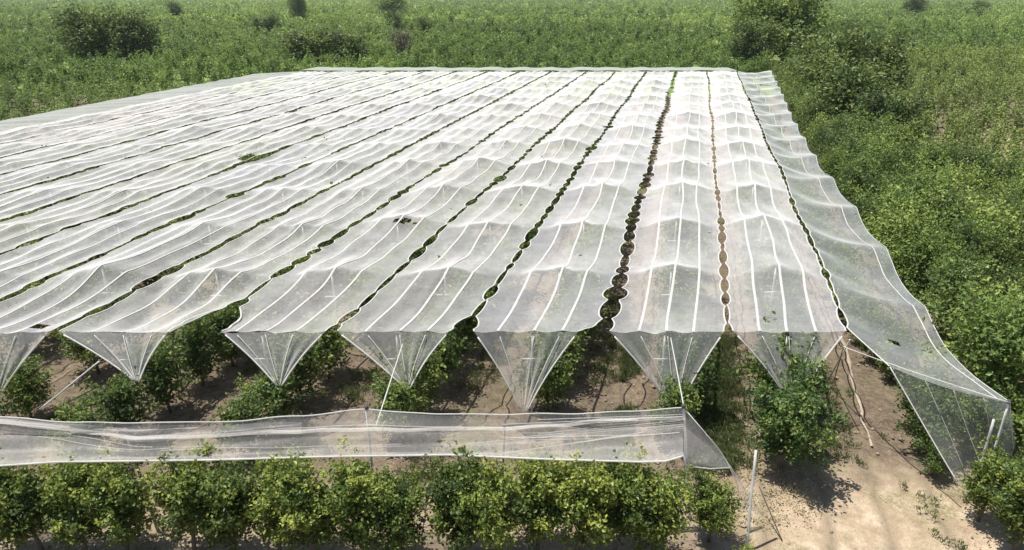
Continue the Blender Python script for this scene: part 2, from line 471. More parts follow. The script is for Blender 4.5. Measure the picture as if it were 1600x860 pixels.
# right-hand side net: slopes from the last lacing line out to the wood's edge
Rpx = [(1204, 109), (1220, 140), (1239, 185), (1262, 225), (1282, 258), (1321, 305), (1360, 358), (1399, 412), (1430, 465), (1483, 537), (1527, 586), (1576, 635)]
Rp = np.array([unproj(a, b, 2.9) for a, b in Rpx])
root = empty('side_net', (10, YN, 0), 'grey translucent side net sloping down beside the wood on the right', 'net')
o0 = np.array(root.location)
n_s = 260
ysR = np.linspace(Rp[0, 1], Rp[-1, 1], n_s)
Redge = by_y(Rp, ysR)
Lfront = unproj(1390, 573, 3.0)
ysL = np.linspace(YF, Lfront[1], n_s)
Lx = np.where(ysL > YN, gap_x(0, np.maximum(ysL, YN)) + gap_half(0, np.maximum(ysL, YN)), np.interp(ysL, [Lfront[1], YN], [Lfront[0], gap_x(0, np.array([YN]))[0] + gap_half(0, np.array([YN]))[0]]))
Lz = np.where(ysL > YN, panel_z(0, np.maximum(ysL, YN), np.full(n_s, 1.0)), np.interp(ysL, [Lfront[1], YN], [3.0, ZE]))
Ledge = np.stack([Lx, ysL, Lz], 1)
us = np.linspace(0, 1, 19)
scal = .22 * np.abs(np.sin((ysR - ysR[-1]) / 6.15 * math.pi))
Redge[:, 2] += .12 - scal; Redge[:, 0] -= scal * .6
Gd = Ledge[:, None] * (1 - us)[None, :, None] + Redge[:, None] * us[None, :, None]
Gd[..., 2] -= (.28 * np.sin(math.pi * us)[None] * (.35 + .65 * np.abs(np.sin((ysR - ysR[-1]) / 6.15 * math.pi)))[:, None])
Gd[..., 2] += .03 * np.sin(Gd[..., 1] * 1.9 + us[None] * 6)
V = Gd.reshape(-1, 3); nu = len(us)
k = (np.arange(n_s - 1)[:, None] * nu + np.arange(nu - 1)[None]).ravel()
P = np.stack([k, k + nu, k + nu + 1, k + 1], 1)
cen = V[P].mean(1); px, py, _ = proj(cen)
P = P[(((px - 1397) / 6) ** 2 + ((py - 535) / 4) ** 2) > 1]
link('net_sheet', mesh_np('side_sheet', V - o0, [P], M_sidenet, True), root)
# hanging skirt outside
sk = np.stack([Redge, Redge + np.array((.55, 0, -1.3)), Redge + np.array((.7, .1, -2.55))], 1)
sk[:, 1:, 0] += .12 * np.sin(ysR * 2.3)[:, None]
k = (np.arange(n_s - 1)[:, None] * 3 + np.arange(2)[None]).ravel()
link('skirt', mesh_np('skirt', sk.reshape(-1, 3) - o0, [np.stack([k, k + 3, k + 4, k + 1], 1)], M_sidenet, True), root)
# front flap of the side net
A, B = Gd[-1, 0], Gd[-1, -1]
C = unproj(1496, 754, .75); D = unproj(1580, 700, 1.35)
vv = np.linspace(0, 1, 18); uu = np.linspace(0, 1, 26)
FL = (Gd[-1][0] * 0)
top = np.stack([np.interp(uu, us, Gd[-1][:, c]) for c in range(3)], 1); bot = C[None] * (1 - uu)[:, None] + D[None] * uu[:, None]
bot[:, 2] -= .5 * np.sin(math.pi * uu)
fl = top[None] * (1 - vv)[:, None, None] + bot[None] * vv[:, None, None]
fl[..., 1] += .10 * np.sin(uu[None] * 15 + vv[:, None] * 3) * vv[:, None]
fl[0, :, 1] -= .003
k = (np.arange(17)[:, None] * 26 + np.arange(25)[None]).ravel()
link('end_flap', mesh_np('side_flap', fl.reshape(-1, 3) - o0, [np.stack([k, k + 26, k + 27, k + 1], 1)], M_sidenet, True), root)
seam = np.array([np.array([np.interp(f, us, Gd[j, :, c]) for c in range(3)]) for j, f in enumerate(np.interp(np.linspace(0, 1, n_s), [0, .5, .75, .88, 1], [.32, .52, .72, .84, .93]))])
for nm, pts, wd in (('seam', seam, .04), ('hem', Ledge, .05), ('hem', Redge, .03)):
    Vr, Pr = ribbon(pts - o0, wd); link(nm, mesh_np(nm, Vr, [Pr], M_seam, True), root)
link('hem', tube_mesh('flap_hem', [tube(fl[:, 0] - o0 + (0, -.02, 0), .018, 5)], M_seam), root)
link('hem', tube_mesh('flap_hem', [tube(fl[:, -1] - o0 + (0, -.02, 0), .014, 5)], M_seam), root)
for f in (8, 14, 20):
    link('fold', tube_mesh('fold', [tube(fl[:, f] - o0 + (0, -.02, 0), .007, 4)], M_seam), root)

# left side net and back curtain: greyer, seen beyond the roof
def curtain(name, top, out, label, drop, segs=4):
    top = np.asarray(top); rt = empty(name, (top[0, 0], top[0, 1], 0), label, 'net'); o_ = np.array(rt.location)
    rows = [top + (0, 0, .004)]
    for q in np.linspace(1 / segs, 1, segs):
        wob = .12 * np.sin(np.arange(len(top)) * .9 + q * 2)[:, None] * np.array((1, 1, 0)) * q
        rows.append(top + np.array((out[0] * q, out[1] * q, -drop * q ** 1.2)) + wob)
    g = np.stack(rows, 1); m_ = segs + 1
    kk = (np.arange(len(top) - 1)[:, None] * m_ + np.arange(m_ - 1)[None]).ravel()
    link('net_sheet', mesh_np('curtain', g.reshape(-1, 3) - o_, [np.stack([kk, kk + 1, kk + m_ + 1, kk + m_], 1)], M_farside, True), rt)
    Vr, Pr = ribbon(top - o_, .08); link('hem', mesh_np('hem', Vr, [Pr], M_seam, True), rt)
    return rt
ysl = np.linspace(YN + 14, YF, 200)
ltop = np.stack([gap_x(NP, ysl) - .01, ysl, panel_z(NP - 1, ysl, np.full(200, -1.0)) + .02], 1)
curtain('side_net', ltop, (-6.6, .3), 'grey side net along the far left edge of the white roof', .35)
bx = np.linspace(gap_x(NP, np.array([YF]))[0], gap_x(0, np.array([YF]))[0], 220)
btop = np.stack([bx, np.full(220, YF + .03), ZE + .12 + .05 * np.sin(bx * 1.5) + .05 * snoise(bx, 5, 3)], 1)
curtain('back_net', btop, (.5, 6.0), 'grey net curtain closing the far end of the white roof', .15)

# ------------------------------------------------------------------ front strip of netting over the foreground row
bk = [(-60, 652), (0, 652), (120, 660), (200, 661), (330, 660), (470, 650), (574, 640), (680, 647), (800, 648), (940, 645), (1068, 638)]
md = [(-60, 658), (0, 662), (110, 674), (212, 688), (330, 684), (500, 675), (671, 675), (800, 672), (950, 661), (1068, 656)]
ft = [(-60, 729), (0, 728), (90, 722), (177, 721), (330, 719), (500, 714), (700, 711), (860, 718), (1000, 722), (1040, 721), (1070, 712)]
def px_curve(c, z, xs):
    c = np.array(c, float); ypx = np.interp(xs, c[:, 0], c[:, 1])
    return np.array([unproj(x, y_, zz) for x, y_, zz in zip(xs, ypx, np.broadcast_to(z, xs.shape))])
xs = np.linspace(-60, 1068, 190)
b3 = px_curve(bk, 3.50, xs); m3 = px_curve(md, 3.15, xs); f3 = px_curve(ft, 2.88, xs)
b3[:, 2] += .03 * snoise(xs, 1, 60); 
root = empty('netting_strip', (b3[95, 0], b3[95, 1], 0), 'pale sagging strip of netting stretched above the foreground tree row', 'net')
o0 = np.array(root.location)
rows = []
for q in np.linspace(0, 1, 17):
    if q < .4: p = b3 * (1 - q / .4) + m3 * (q / .4); bag = math.sin(math.pi * q / .4) * .06
    else: p = m3 * (1 - (q - .4) / .6) + f3 * ((q - .4) / .6); bag = math.sin(math.pi * (q - .4) / .6) * .10
    p = p.copy(); p[:, 2] -= bag
    p[:, 2] += .022 * np.sin(q * 61 + xs * .02 + 2.0 * snoise(xs, 19, 110)) * math.sin(math.pi * q) + .035 * np.sin(q * 26 + xs * .012 + 1.3 * snoise(xs, 9, 160)) * math.sin(math.pi * q)
    p[:, 1] += .03 * snoise(xs, 60 + int(q * 20), 90) * math.sin(math.pi * q)
    rows.append(p)
g = np.stack(rows, 1); nu = 17
k = (np.arange(189)[:, None] * nu + np.arange(nu - 1)[None]).ravel()
link('net_sheet', mesh_np('strip_sheet', g.reshape(-1, 3) - o0, [np.stack([k, k + 1, k + nu + 1, k + nu], 1)], M_stripnet, True), root)
# a gathered bunch of net along the fold, the hems, the back wall
fold = m3 + np.stack([0 * xs, .03 * snoise(xs, 3, 80), .03 + .02 * snoise(xs, 4, 50)], 1)
fw = .05 + .05 * np.clip(snoise(xs, 8, 120) + .3, 0, 1.3)
link('gathered_fold', mesh_np('gathered_fold', *(lambda VP: (VP[0], [VP[1]]))(ribbon(fold - o0, .16, .03)), M_stripnet, True), root)
for nm, pts, wd in (('hem', f3, .045), ('hem', b3, .03)):
    link(nm, tube_mesh(nm, [tube(pts - o0, wd * .5, 5)], M_seam), root)
ov = slice(0, 90)
lay = np.stack([(b3 * (1 - q) + m3 * q)[ov] + np.array((0, -.02, .03)) + np.stack([0 * xs[ov], .02 * np.sin(q * 9 + xs[ov] * .03), .03 * np.sin(q * 17 + xs[ov] * .021)], 1) for q in np.linspace(.35, 1.08, 9)], 1)
kk = (np.arange(89)[:, None] * 9 + np.arange(8)[None]).ravel()
link('overlap_layer', mesh_np('overlap_layer', lay.reshape(-1, 3) - o0, [np.stack([kk, kk + 1, kk + 10, kk + 9], 1)], M_stripnet, True), root)
for j in range(9):                                                       # long gathers that wander along the strip
    a0 = int(rng.integers(0, 150)); b0 = min(189, a0 + int(rng.integers(25, 75))); q0 = rng.uniform(.15, .9)
    qq = np.clip(q0 + .05 * snoise(xs[a0:b0], 300 + j, 200), .04, .96) * 16
    iq = np.floor(qq).astype(int).clip(0, 15); fq = (qq - iq)[:, None]
    e = g[np.arange(a0, b0), iq] * (1 - fq) + g[np.arange(a0, b0), iq + 1] * fq + np.array((0, 0, .012))
    Vr, Pr = ribbon(e - o0, rng.uniform(.015, .035), .006, .004); link('gather', mesh_np('gather', Vr, [Pr], M_stripnet, True), root)
for j in range(8):                                                        # tension creases fanning out of the right pole
    q0 = .15 + .1 * j
    e = np.array([unproj(1068 - 30 * t_ - (90 + 25 * (j % 3)) * t_ * 2.2, np.interp(t_, [0, 1], [648 + 3 * j, 656 + 7.5 * j]), np.interp(t_, [0, 1], [3.25 - .05 * j, 3.15 - .055 * j])) for t_ in np.linspace(0, 1, 14)])
    link('crease', tube_mesh('crease', [tube(e - o0, .009, 4)], M_seam), root)
# right end: tent down to the anchored tail
T0 = g[-1, 0]; T1 = unproj(1122, 700, 2.55); T2 = unproj(1143, 731, 2.1); T3 = unproj(1076, 729, 2.45); T4 = unproj(1192, 806, .35); T5 = unproj(1163, 800, .45)
ev = np.array([T0, g[-1, 6], g[-1, 11], g[-1, 16], T3, T2, T1, T4, T5])
tri = []
def patch(a, b, c, d, n=8):
    s_ = np.linspace(0, 1, n); gg = (a[None, None] * (1 - s_)[:, None, None] + b[None, None] * s_[:, None, None]) * (1 - s_)[None, :, None] + (d[None, None] * (1 - s_)[:, None, None] + c[None, None] * s_[:, None, None]) * s_[None, :, None]
    gg[..., 2] -= .06 * np.sin(math.pi * s_)[:, None] * np.sin(math.pi * s_)[None]
    gg[..., 1] += .02 * np.sin(s_ * 14)[:, None] * np.sin(math.pi * s_)[None]
    kk = (np.arange(n - 1)[:, None] * n + np.arange(n - 1)[None]).ravel()
    return gg.reshape(-1, 3), np.stack([kk, kk + 1, kk + n + 1, kk + n], 1)
Vp, Pp = merge([patch(T0, T1, T2, g[-1, 8]), patch(g[-1, 8], T2, T3, g[-1, 16]), patch(T1, T4, T5, T2)])
link('end_tent', mesh_np('end_tent', Vp - o0, [Pp], M_stripnet, True), root)
link('hem', tube_mesh('tent_hem', [tube(np.array([g[-1, 16], (g[-1, 16] + T3) / 2 - (0, 0, .08), T3, (T3 + T2) / 2 - (0, 0, .05), T2]) - o0, .018, 5)], M_seam), root)
link('hem', tube_mesh('tent_hem', [tube(np.array([T0, T1, T4]) - o0, .012, 5)], M_seam), root)

# ------------------------------------------------------------------ posts, cables, stakes
def pole_thing(name, base, top, rad, label, cat, group=None, mat=None, bar=None, cap=True):
    rt = empty(name, (base[0], base[1], 0), label, cat, group); o_ = np.array(rt.location)
    b_, t_ = np.asarray(base, float) - o_, np.asarray(top, float) - o_
    ps_ = [b_ + (t_ - b_) * q + (.008 * math.sin(q * 9 + base[0]), .008 * math.cos(q * 7), 0) for q in np.linspace(0, 1, 7)]
    link('pole', tube_mesh('pole', [tube(ps_, np.linspace(rad * 1.1, rad * .9, 7), 8)], mat or M_pole), rt)
    if cap: link('cap', tube_mesh('cap', [tube([t_ - (0, 0, .03), t_ + (0, 0, .05), t_ + (0, 0, .07)], [rad * 1.5, rad * 1.5, rad * .5], 8)], M_dark), rt)
    if bar:
        c_ = b_ + (t_ - b_) * bar
        link('crossbar', tube_mesh('crossbar', [tube([c_ + (-.34, -rad * 1.4, 0), c_ + (.34, -rad * 1.4, .01)], .022, 6)], M_seam), rt)
    return rt
proto = None
cnt = 0
for wi, wy in enumerate(WIRES[:6]):
    for i in range(NP):
        x = float(centre_x(i, wy)); z = float(panel_z(i, np.array([wy + .001]), np.array([0.0]))[0]) - .12
        px, py, _ = proj(np.array((x, wy, z)))
        if not (-40 < px < 1640 and py < 900): continue
        lab = ('front edge post of the ' if wi == 0 else 'pale crossbar post under the ') + panel_phrase(i)
        grp = 'support posts under the net roof'
        if proto is None:
            proto = pole_thing('support_post', (x, wy + .06, -.1), (x, wy + .06, 3.2), .035, lab, 'post', grp, bar=.72)
            p_ = proto
        else:
            p_ = proto.copy(); COL.objects.link(p_)
            for ch in proto.children:
                c_ = ch.copy(); COL.objects.link(c_); c_.parent = p_
            p_.location = (x, wy + .06, 0)
        p_['label'] = lab
        p_.scale = (1, 1, z / 3.2)
P_ = lambda px, py, z: unproj(px, py, z)
def ground_base(px, py): return unproj(px, py, 0)
b = ground_base(1079, 811)
pole_thing('net_pole', (b[0], b[1], -.1), tuple(T0 + (0, 0, .03)), .038, 'slim pole holding up the right end of the netting strip', 'pole')
b = P_(578, 706, 2.2); t = b3[np.argmin(abs(xs - 574))]
pole_thing('net_pole', (t[0], t[1] + .02, -.1), (t[0], t[1] + .02, t[2] + .02), .035, 'slim pole lifting the middle of the netting strip into a peak', 'pole')
t = P_(788, 668, 3.05); pole_thing('net_pole', (t[0] - .1, t[1], -.1), tuple(t), .03, 'short leaning pole inside the netting strip, left of its creased end', 'pole', mat=M_wood)
t = P_(196, 673, 3.1); pole_thing('net_pole', (t[0] + .3, t[1] - .1, -.1), tuple(t), .04, 'dark leaning pole inside the left part of the netting strip', 'pole', mat=M_wood)
b = ground_base(1166, 862); pole_thing('white_post', (b[0], b[1], -.1), tuple(unproj(1181, 704, 2.55)), .036, 'white leaning post beside the anchored tail of the netting strip', 'post', mat=M_seam, cap=False)
def cable(a, b_, rad, label, mat=None, sag=.0, name='guy_cable', cat='cable'):
    a, b_ = np.asarray(a, float), np.asarray(b_, float)
    pts = [a + (b_ - a) * q - np.array((0, 0, sag * 4 * q * (1 - q))) for q in np.linspace(0, 1, 12)]
    o_ = np.array((a[0], a[1], 0))
    o = link(name, tube_mesh(name, [tube(np.array(pts) - o_, rad, 6)], mat or M_cable)); o.location = o_
    return tag(o, label, cat)
cable(unproj(629, 538, 3.15), unproj(588, 664, 3.25), .018, 'white guy cable slanting from a net panel down to the strip middle', M_seam)
cable(unproj(1048, 528, 3.25), T0 + (0, .02, .05), .016, 'pale guy cable running from the net roof to the right strip pole', M_seam)
cable(unproj(1318, 542, 3.05), B + (0, -.03, .03), .013, 'long pale cable along the front of the grey side net', M_seam, .05)
cable(unproj(155, 565, 3.0), unproj(62, 640, 1.4), .025, 'greenish slanting cable among the trees at left', M_cable)
cable(unproj(1186, 760, .9), unproj(1222, 845, .02), .018, 'dark anchor rope beside the white leaning post', M_dark, name='anchor_rope', cat='rope')
st = empty('prop_stake', unproj(1292, 598, 0), 'pair of thin crossed stakes propped beside the bare alley', 'stake'); o0 = np.array(st.location)
link('pole', tube_mesh('pole', [tube([(0, 0, -.05), unproj(1328, 531, 2.9) + (0, 0, 0) - o0], .022, 6)], M_pole), st)
link('pole', tube_mesh('pole', [tube([(.32, .15, -.05), unproj(1318, 542, 2.95) - o0], .018, 6)], M_wood), st)
t = unproj(1553, 656, 2.5); pole_thing('net_pole', (t[0], t[1], -.1), tuple(t), .035, 'pale post inside the corner flap of the grey side net', 'post', mat=M_seam, cap=False)
t = B + np.array((0, .03, .02)); pole_thing('net_pole', (t[0], t[1], -.1), tuple(t), .035, 'corner pole at the outer front end of the grey side net', 'pole')
# tan strip lying down the bare alley
rp = [(1312, 528), (1322, 545), (1327, 570), (1330, 592), (1334, 607), (1342, 628), (1347, 645), (1346, 660), (1356, 678), (1362, 700)]
pts = np.array([ground_base(a, c) for a, c in rp]); pts = lerp_curve(pts, 50)
sw = (.05 + .08 * np.abs(np.sin(np.linspace(0, 9, 50)))) * np.linspace(1, .25, 50) ** .5
d = np.gradient(pts, axis=0); s_ = np.stack([-d[:, 1], d[:, 0], 0 * d[:, 0]], 1); s_ /= np.linalg.norm(s_, axis=1, keepdims=True)
tw = np.linspace(0, 9, 50)
up = np.array((0, 0, 1.))
off = s_ * (sw * np.abs(np.cos(tw)) .clip(.35, 1))[:, None]
Vt = np.concatenate([pts - off + up * .05, pts + off + up * .05, pts + up * (.075 + .02 * np.sin(tw))[:, None]]); nn = 50; k = np.arange(49)
o0 = np.array((pts[0, 0], pts[0, 1], 0))
o = link('plastic_strip', mesh_np('plastic_strip', Vt - o0, [np.concatenate([np.stack([k, k + 1, 2 * nn + k + 1, 2 * nn + k], 1), np.stack([2 * nn + k, 2 * nn + k + 1, nn + k + 1, nn + k], 1)])], M_tan, True))
o.location = o0; tag(o, 'twisted tan plastic strip lying along the bare earth alley', 'plastic strip')

# ------------------------------------------------------------------ ground
def grow(a, b, step, far, g=1.22):
    v = list(np.arange(a, b + step, step)); st_ = step
    while v[-1] < far: st_ *= g; v.append(v[-1] + st_)
    st_ = step
    lo = [v[0]]
    while lo[-1] > -far: st_ *= g; lo.append(lo[-1] - st_)
    return np.array(lo[:0:-1] + v)
gx = grow(-30, 30, .45, 3500); gy = grow(8, 45, .45, 3500)
GX, GY = np.meshgrid(gx, gy, indexing='ij')
near = np.exp(-((np.hypot(GX, GY - 20)) / 60) ** 4)
GZ = near * (.04 * np.sin(GX * 1.1 + .7 * np.sin(GY * .8)) * np.cos(GY * .9) + .025 * rng.normal(0, 1, GX.shape)) - .02
V = np.stack([GX, GY, GZ], -1).reshape(-1, 3); nyy = len(gy)
k = (np.arange(len(gx) - 1)[:, None] * nyy + np.arange(nyy - 1)[None]).ravel()
m, n, out = new_mat('earth')
geo = N(n, 'ShaderNodeNewGeometry'); sep = N(n, 'ShaderNodeSeparateXYZ'); n.links.new(geo.outputs['Position'], sep.inputs[0])
X_, Y_ = sep.outputs[0], sep.outputs[1]
nbig = noise(n, .35, 5, .6, geo.outputs['Position']); nmid = noise(n, 1.8, 6, .65, geo.outputs['Position']); nfin = noise(n, 14, 6, .7, geo.outputs['Position'])
dirt = ramp(n, nmid, [(.25, (.095, .068, .052)), (.5, (.150, .108, .082)), (.75, (.23, .170, .130))])
sand = ramp(n, nmid, [(.25, (.30, .215, .14)), (.5, (.51, .385, .265)), (.72, (.72, .585, .43))])
# sandy headland: front right of the frame, edges broken by noise
fx = math_n(n, 'ADD', math_n(n, 'SUBTRACT', X_, 5.6), math_n(n, 'MULTIPLY', math_n(n, 'SUBTRACT', nbig, .5), 3.5))
fy = math_n(n, 'ADD', math_n(n, 'SUBTRACT', 18.2, Y_), math_n(n, 'MULTIPLY', math_n(n, 'SUBTRACT', nbig, .5), 5.0))
msk = math_n(n, 'MULTIPLY', math_n(n, 'MULTIPLY', fx, .9, True), math_n(n, 'MULTIPLY', fy, .45, True))
headl = math_n(n, 'MULTIPLY', math_n(n, 'MULTIPLY', math_n(n, 'SUBTRACT', 17.6, Y_), .5, True), .55)
msk = math_n(n, 'MAXIMUM', msk, headl)
wv = N(n, 'ShaderNodeMath', operation='PINGPONG'); wv.inputs[1].default_value = .8
n.links.new(math_n(n, 'ADD', math_n(n, 'SUBTRACT', X_, math_n(n, 'MULTIPLY', Y_, .27)), math_n(n, 'MULTIPLY', nbig, .9)), wv.inputs[0])
rut = math_n(n, 'MULTIPLY', ramp(n, wv.outputs[0], [(.0, (1, 1, 1)), (.28, (0, 0, 0))]), ramp(n, nmid, [(.3, (0, 0, 0)), (.55, (.8, .8, .8))]))
straw = ramp(n, noise(n, 5.0, 8, .8, geo.outputs['Position']), [(.45, (0, 0, 0)), (.62, (.55, .55, .55))])
c1 = mixc(n, straw, mixc(n, rut, mixc(n, msk, dirt, sand), (.20, .155, .11)), (.33, .29, .17))
gmask = ramp(n, nbig, [(.50, (0, 0, 0)), (.62, (1, 1, 1))])
gsub = ramp(n, nfin, [(.40, (0, 0, 0)), (.6, (1, 1, 1))])
gm = math_n(n, 'MULTIPLY', math_n(n, 'MULTIPLY', gmask, gsub), .75)
c2 = mixc(n, gm, c1, (.15, .16, .065))
far = math_n(n, 'MULTIPLY', math_n(n, 'SUBTRACT', Y_, 96), .2, True)
nf1 = noise(n, .02, 6, .6, geo.outputs['Position'])
gfar = ramp(n, nf1, [(.3, (.13, .19, .055)), (.55, (.19, .26, .075)), (.75, (.26, .31, .10))])
c3 = mixc(n, far, c2, gfar)
p = N(n, 'ShaderNodeBsdfPrincipled'); p.inputs['Roughness'].default_value = .95; p.inputs['Specular IOR Level'].default_value = .1
n.links.new(c3, p.inputs['Base Color'])
bp = N(n, 'ShaderNodeBump'); bp.inputs['Strength'].default_value = .9; bp.inputs['Distance'].default_value = .10
n.links.new(math_n(n, 'ADD', nfin, nmid), bp.inputs['Height']); n.links.new(bp.outputs[0], p.inputs['Normal'])
n.links.new(p.outputs[0], out.inputs[0])
tag(link('ground', mesh_np('ground', V, [np.stack([k, k + nyy, k + nyy + 1, k + 1], 1)], m, True)), kind='structure')

mp = np.array([unproj(a, c, .35) for a, c in ((1015, 49), (1150, 50), (1158, 34), (1105, 25), (1050, 26))])
def in_poly(x, y, poly):
    ins = np.zeros(len(x), bool); j = len(poly) - 1
    for i_ in range(len(poly)):
        xi, yi, xj, yj = poly[i_][0], poly[i_][1], poly[j][0], poly[j][1]
        c_ = ((yi > y) != (yj > y)) & (x < (xj - xi) * (y - yi) / (yj - yi + 1e-12) + xi)
        ins ^= c_; j = i_
    return ins

# ------------------------------------------------------------------ tree things
def plant(name, tm, cm, loc, rz, sc, label, group, cat='tree', szr=None):
    rt = bpy.data.objects.new(name, None); COL.objects.link(rt); rt.empty_display_size = .3
    rt.location = (float(loc[0]), float(loc[1]), -.02); rt.rotation_euler = (0, 0, rz); rt.scale = (sc, sc, sc * (szr or 1))
    tag(rt, label, cat, group)
    a = link('trunk', tm, rt); c = link('crown', cm, rt)
    return rt
FRONT = [make_tree_meshes('front_tree', 20 + j, 2.98, .84, 46, 6200, .11, L_front, low=.72, sig=.095) for j in range(5)]
ORCH = [make_tree_meshes('orchard_tree', 40 + j, 3.0, 1.0, 42, 3000, .15, L_orch, low=.5, sig=.12) for j in range(4)]
ORCHB = [make_tree_meshes('veiled_tree', 60 + j, 3.0, 1.05, 32, 900, .25, L_orch, low=.4, sig=.16) for j in range(3)]

HEAD = make_tree_meshes('headland_tree', 33, 3.1, 1.22, 40, 9000, .125, L_head, low=.75, sig=.12)
# foreground row (a shade in front of the strip)
frow = [(-30, 13.5, 1.0), (42, 13.6, .97), (112, 13.5, 1.0), (182, 13.6, .99), (292, 13.55, 1.03), (358, 13.5, 1.0), (428, 13.6, 1.02), (486, 13.5, .96), (560, 13.55, 1.0), (622, 13.5, .88), (712, 13.6, .96), (776, 13.5, 1.02), (842, 13.6, 1.0), (906, 13.5, 1.01), (968, 13.55, .98), (1026, 13.4, .95)]
flab = ['cut off at the left frame edge', 'second from the left end', 'third from the left end', 'fourth from the left, just left of a sandy gap', 'fifth from the left, just right of a sandy gap', 'sixth from the left', 'seventh from the left', 'eighth from the left end', 'left of the peaked middle of the netting strip', 'thin one right of the peaked middle pole', 'right of the second sandy gap', 'below the short leaning pole in the strip', 'fourth from its right end', 'third from its right end', 'second from its right end', 'last full one, next to the slim pole']
for j, ((pxx, yy, sc), fl_) in enumerate(zip(frow, flab)):
    yy += .33
    xx = (pxx - 800) / F * (yy * cT + (CAMZ - 1.5) * sT)
    plant('orchard_tree', *FRONT[j % 5], (xx, yy, 0), j * 1.9, sc * 1.0, 'leafy tree in the foreground row, ' + fl_, 'trees of the foreground row', szr=.99)
def at_px(px, py): return unproj(px, py, 0)
q = unproj(1110, 830, .3); plant('orchard_tree', *FRONT[1], q, 2.2, .72, 'small thin tree ending the foreground row under the tent end', 'trees of the foreground row')
q = unproj(1160, 905, 0); plant('shrub', *FRONT[3], q, 1.1, .34, 'low leafy shrub at the foot of the white leaning post', None, 'shrub')
q = unproj(1290, 905, 0); plant('shrub', *FRONT[2], q, .3, .28, 'low shrub tips at the bottom edge of the sandy ground', None, 'shrub')
# foremost trees of each row
firsts = [('big bushy tree standing alone on the sandy headland', 1248, 733, 1.18, ORCH[0], 1.1), ]
q = at_px(1218, 735); plant('orchard_tree', *HEAD, q, .6, .98, 'big bushy tree standing alone on the sandy headland', 'foremost trees of the rows', szr=1.0)

starts = {1: 18.9, 2: 20.6, 3: 18.8, 4: 18.0, 5: 17.3, 6: 17.0}
cand = []
for i in range(-1, NP):
    y = starts.get(i, 20.5 if i == 0 else 18.2) + (0 if i < 7 else 3)
    first = True
    while y < YF - 1.5:
        if i >= 0: x = float(centre_x(i, y)) + .5
        else: x = float(GL[0][0] + GL[0][1] * y) + (2.5 if y < 24 else 1.9)
        x += random.gauss(0, .12)
        px, py, zc = proj(np.array((x, y, 2.0)))
        miss = random.random() < .06
        if -150 < px < 1750 and not (miss and not first):
            cand.append((y, x, i, first)); first = False
        y += random.uniform(1.35, 1.75)
cand.sort()
n_ind = 0; rest = []
for y, x, i, first in cand:
    pp = panel_phrase(i) if i >= 0 else 'grey side net on the right'
    if y < YN - .1 and i >= 0 or first:
        k_ = sum(1 for c in cand if c[2] == i and c[0] < y)
        nth = ['front-most', 'second', 'third', 'fourth'][min(k_, 3)]
        plant('orchard_tree', *ORCH[n_ind % 4], (x, y, 0), random.uniform(0, 6.28), random.uniform(.74, .84), nth + ' tree in front of the ' + pp if i >= 0 else 'front-most dark tree beneath the grey side net on the right', 'foremost trees of the rows'); n_ind += 1
    elif n_ind < 288:
        nearl = y < 34
        plant('orchard_tree', *(ORCH[n_ind % 4] if y < 26 else ORCHB[n_ind % 3]), (x, y, 0), random.uniform(0, 6.28), random.uniform(.88, .98) * (1 if i >= 0 else .80), 'orchard tree veiled by the ' + pp, 'trees veiled by the net roof'); n_ind += 1
    else: rest.append((x, y))
for px, py, lab in ((1510, 712, 'small dark tree behind the triangular flap of the side net'), (1556, 700, 'dark tree beside the pale post inside the side net corner'), (1455, 742, 'low dark shrub left of the side net flap tip')):
    q = at_px(px, py); plant('orchard_tree', *ORCH[px % 4], q, px * .3, .72 if px > 1460 else .38, lab, 'foremost trees of the rows')
# tree pushing up through the open lacing at left
q = unproj(390, 249, 3.0); plant('orchard_tree', *ORCH[1], (q[0], q[1] + .3, 0), .4, 1.10, 'tall green tree top poking through a tear in the roof', None)
q = unproj(1226, 532, 2.9); plant('orchard_tree', *ORCH[2], (q[0], q[1] + .2, 0), .4, 1.06, 'tree poking dark leaves through a round tear above the headland tree', None)
rest = np.array(rest)
rp_ = np.column_stack([rest, np.zeros(len(rest))])
V, T, tt = bush_cloud(rp_, rng.uniform(2.2, 2.6, len(rest)), rng.uniform(.8, 1.0, len(rest)), 130, .42, rng, rng.normal(.22, .08, len(rest)))
o = tag(link('orchard_foliage', mesh_np('orchard_foliage', V, [T], L_orch, False, tt)), 'orchard foliage under the farther half of the net roof', 'foliage', kind='stuff')

# ------------------------------------------------------------------ the wood on the right
WOOD = [make_tree_meshes('wood_tree', 80 + j, 4.3, 1.8, 40, 5200, .16, L_wood, low=.5, dome=True, sig=.19) for j in range(4)]
DARK = [make_tree_meshes('dark_tree', 90 + j, 4.6, 2.2, 44, 4800, .18, L_dark, low=.5, dome=True, sig=.22) for j in range(3)]
def side_edge(y):  # outer edge of the right side net
    o_ = np.argsort(Rp[:, 1]); return np.interp(y, Rp[o_, 1], Rp[o_, 0])
wood_pts = []
y = 13.2
while y < 96:
    sp = 2.35 + .006 * y
    x = side_edge(max(y, 16.4)) + (2.0 if y > 17 else 3.0) + random.uniform(0, .5)
    lim = (1680 - 800) / F * (y * cT + 9.5 * sT)
    while x < lim and len(wood_pts) < 440:
        dd = x - side_edge(max(y, 16.4))
        if y < 44 or dd < 9 - (y - 44) * .05:
            wood_pts.append((x + random.uniform(-.45, .45) * sp * .6, y + random.uniform(-.5, .5) * sp * .7, dd))
        x += sp
    y += sp * .9
wood_pts = [p for p in wood_pts if random.random() > .10 or p[2] < 3]
wood_pts.sort(key=lambda p: p[1])
named = {}
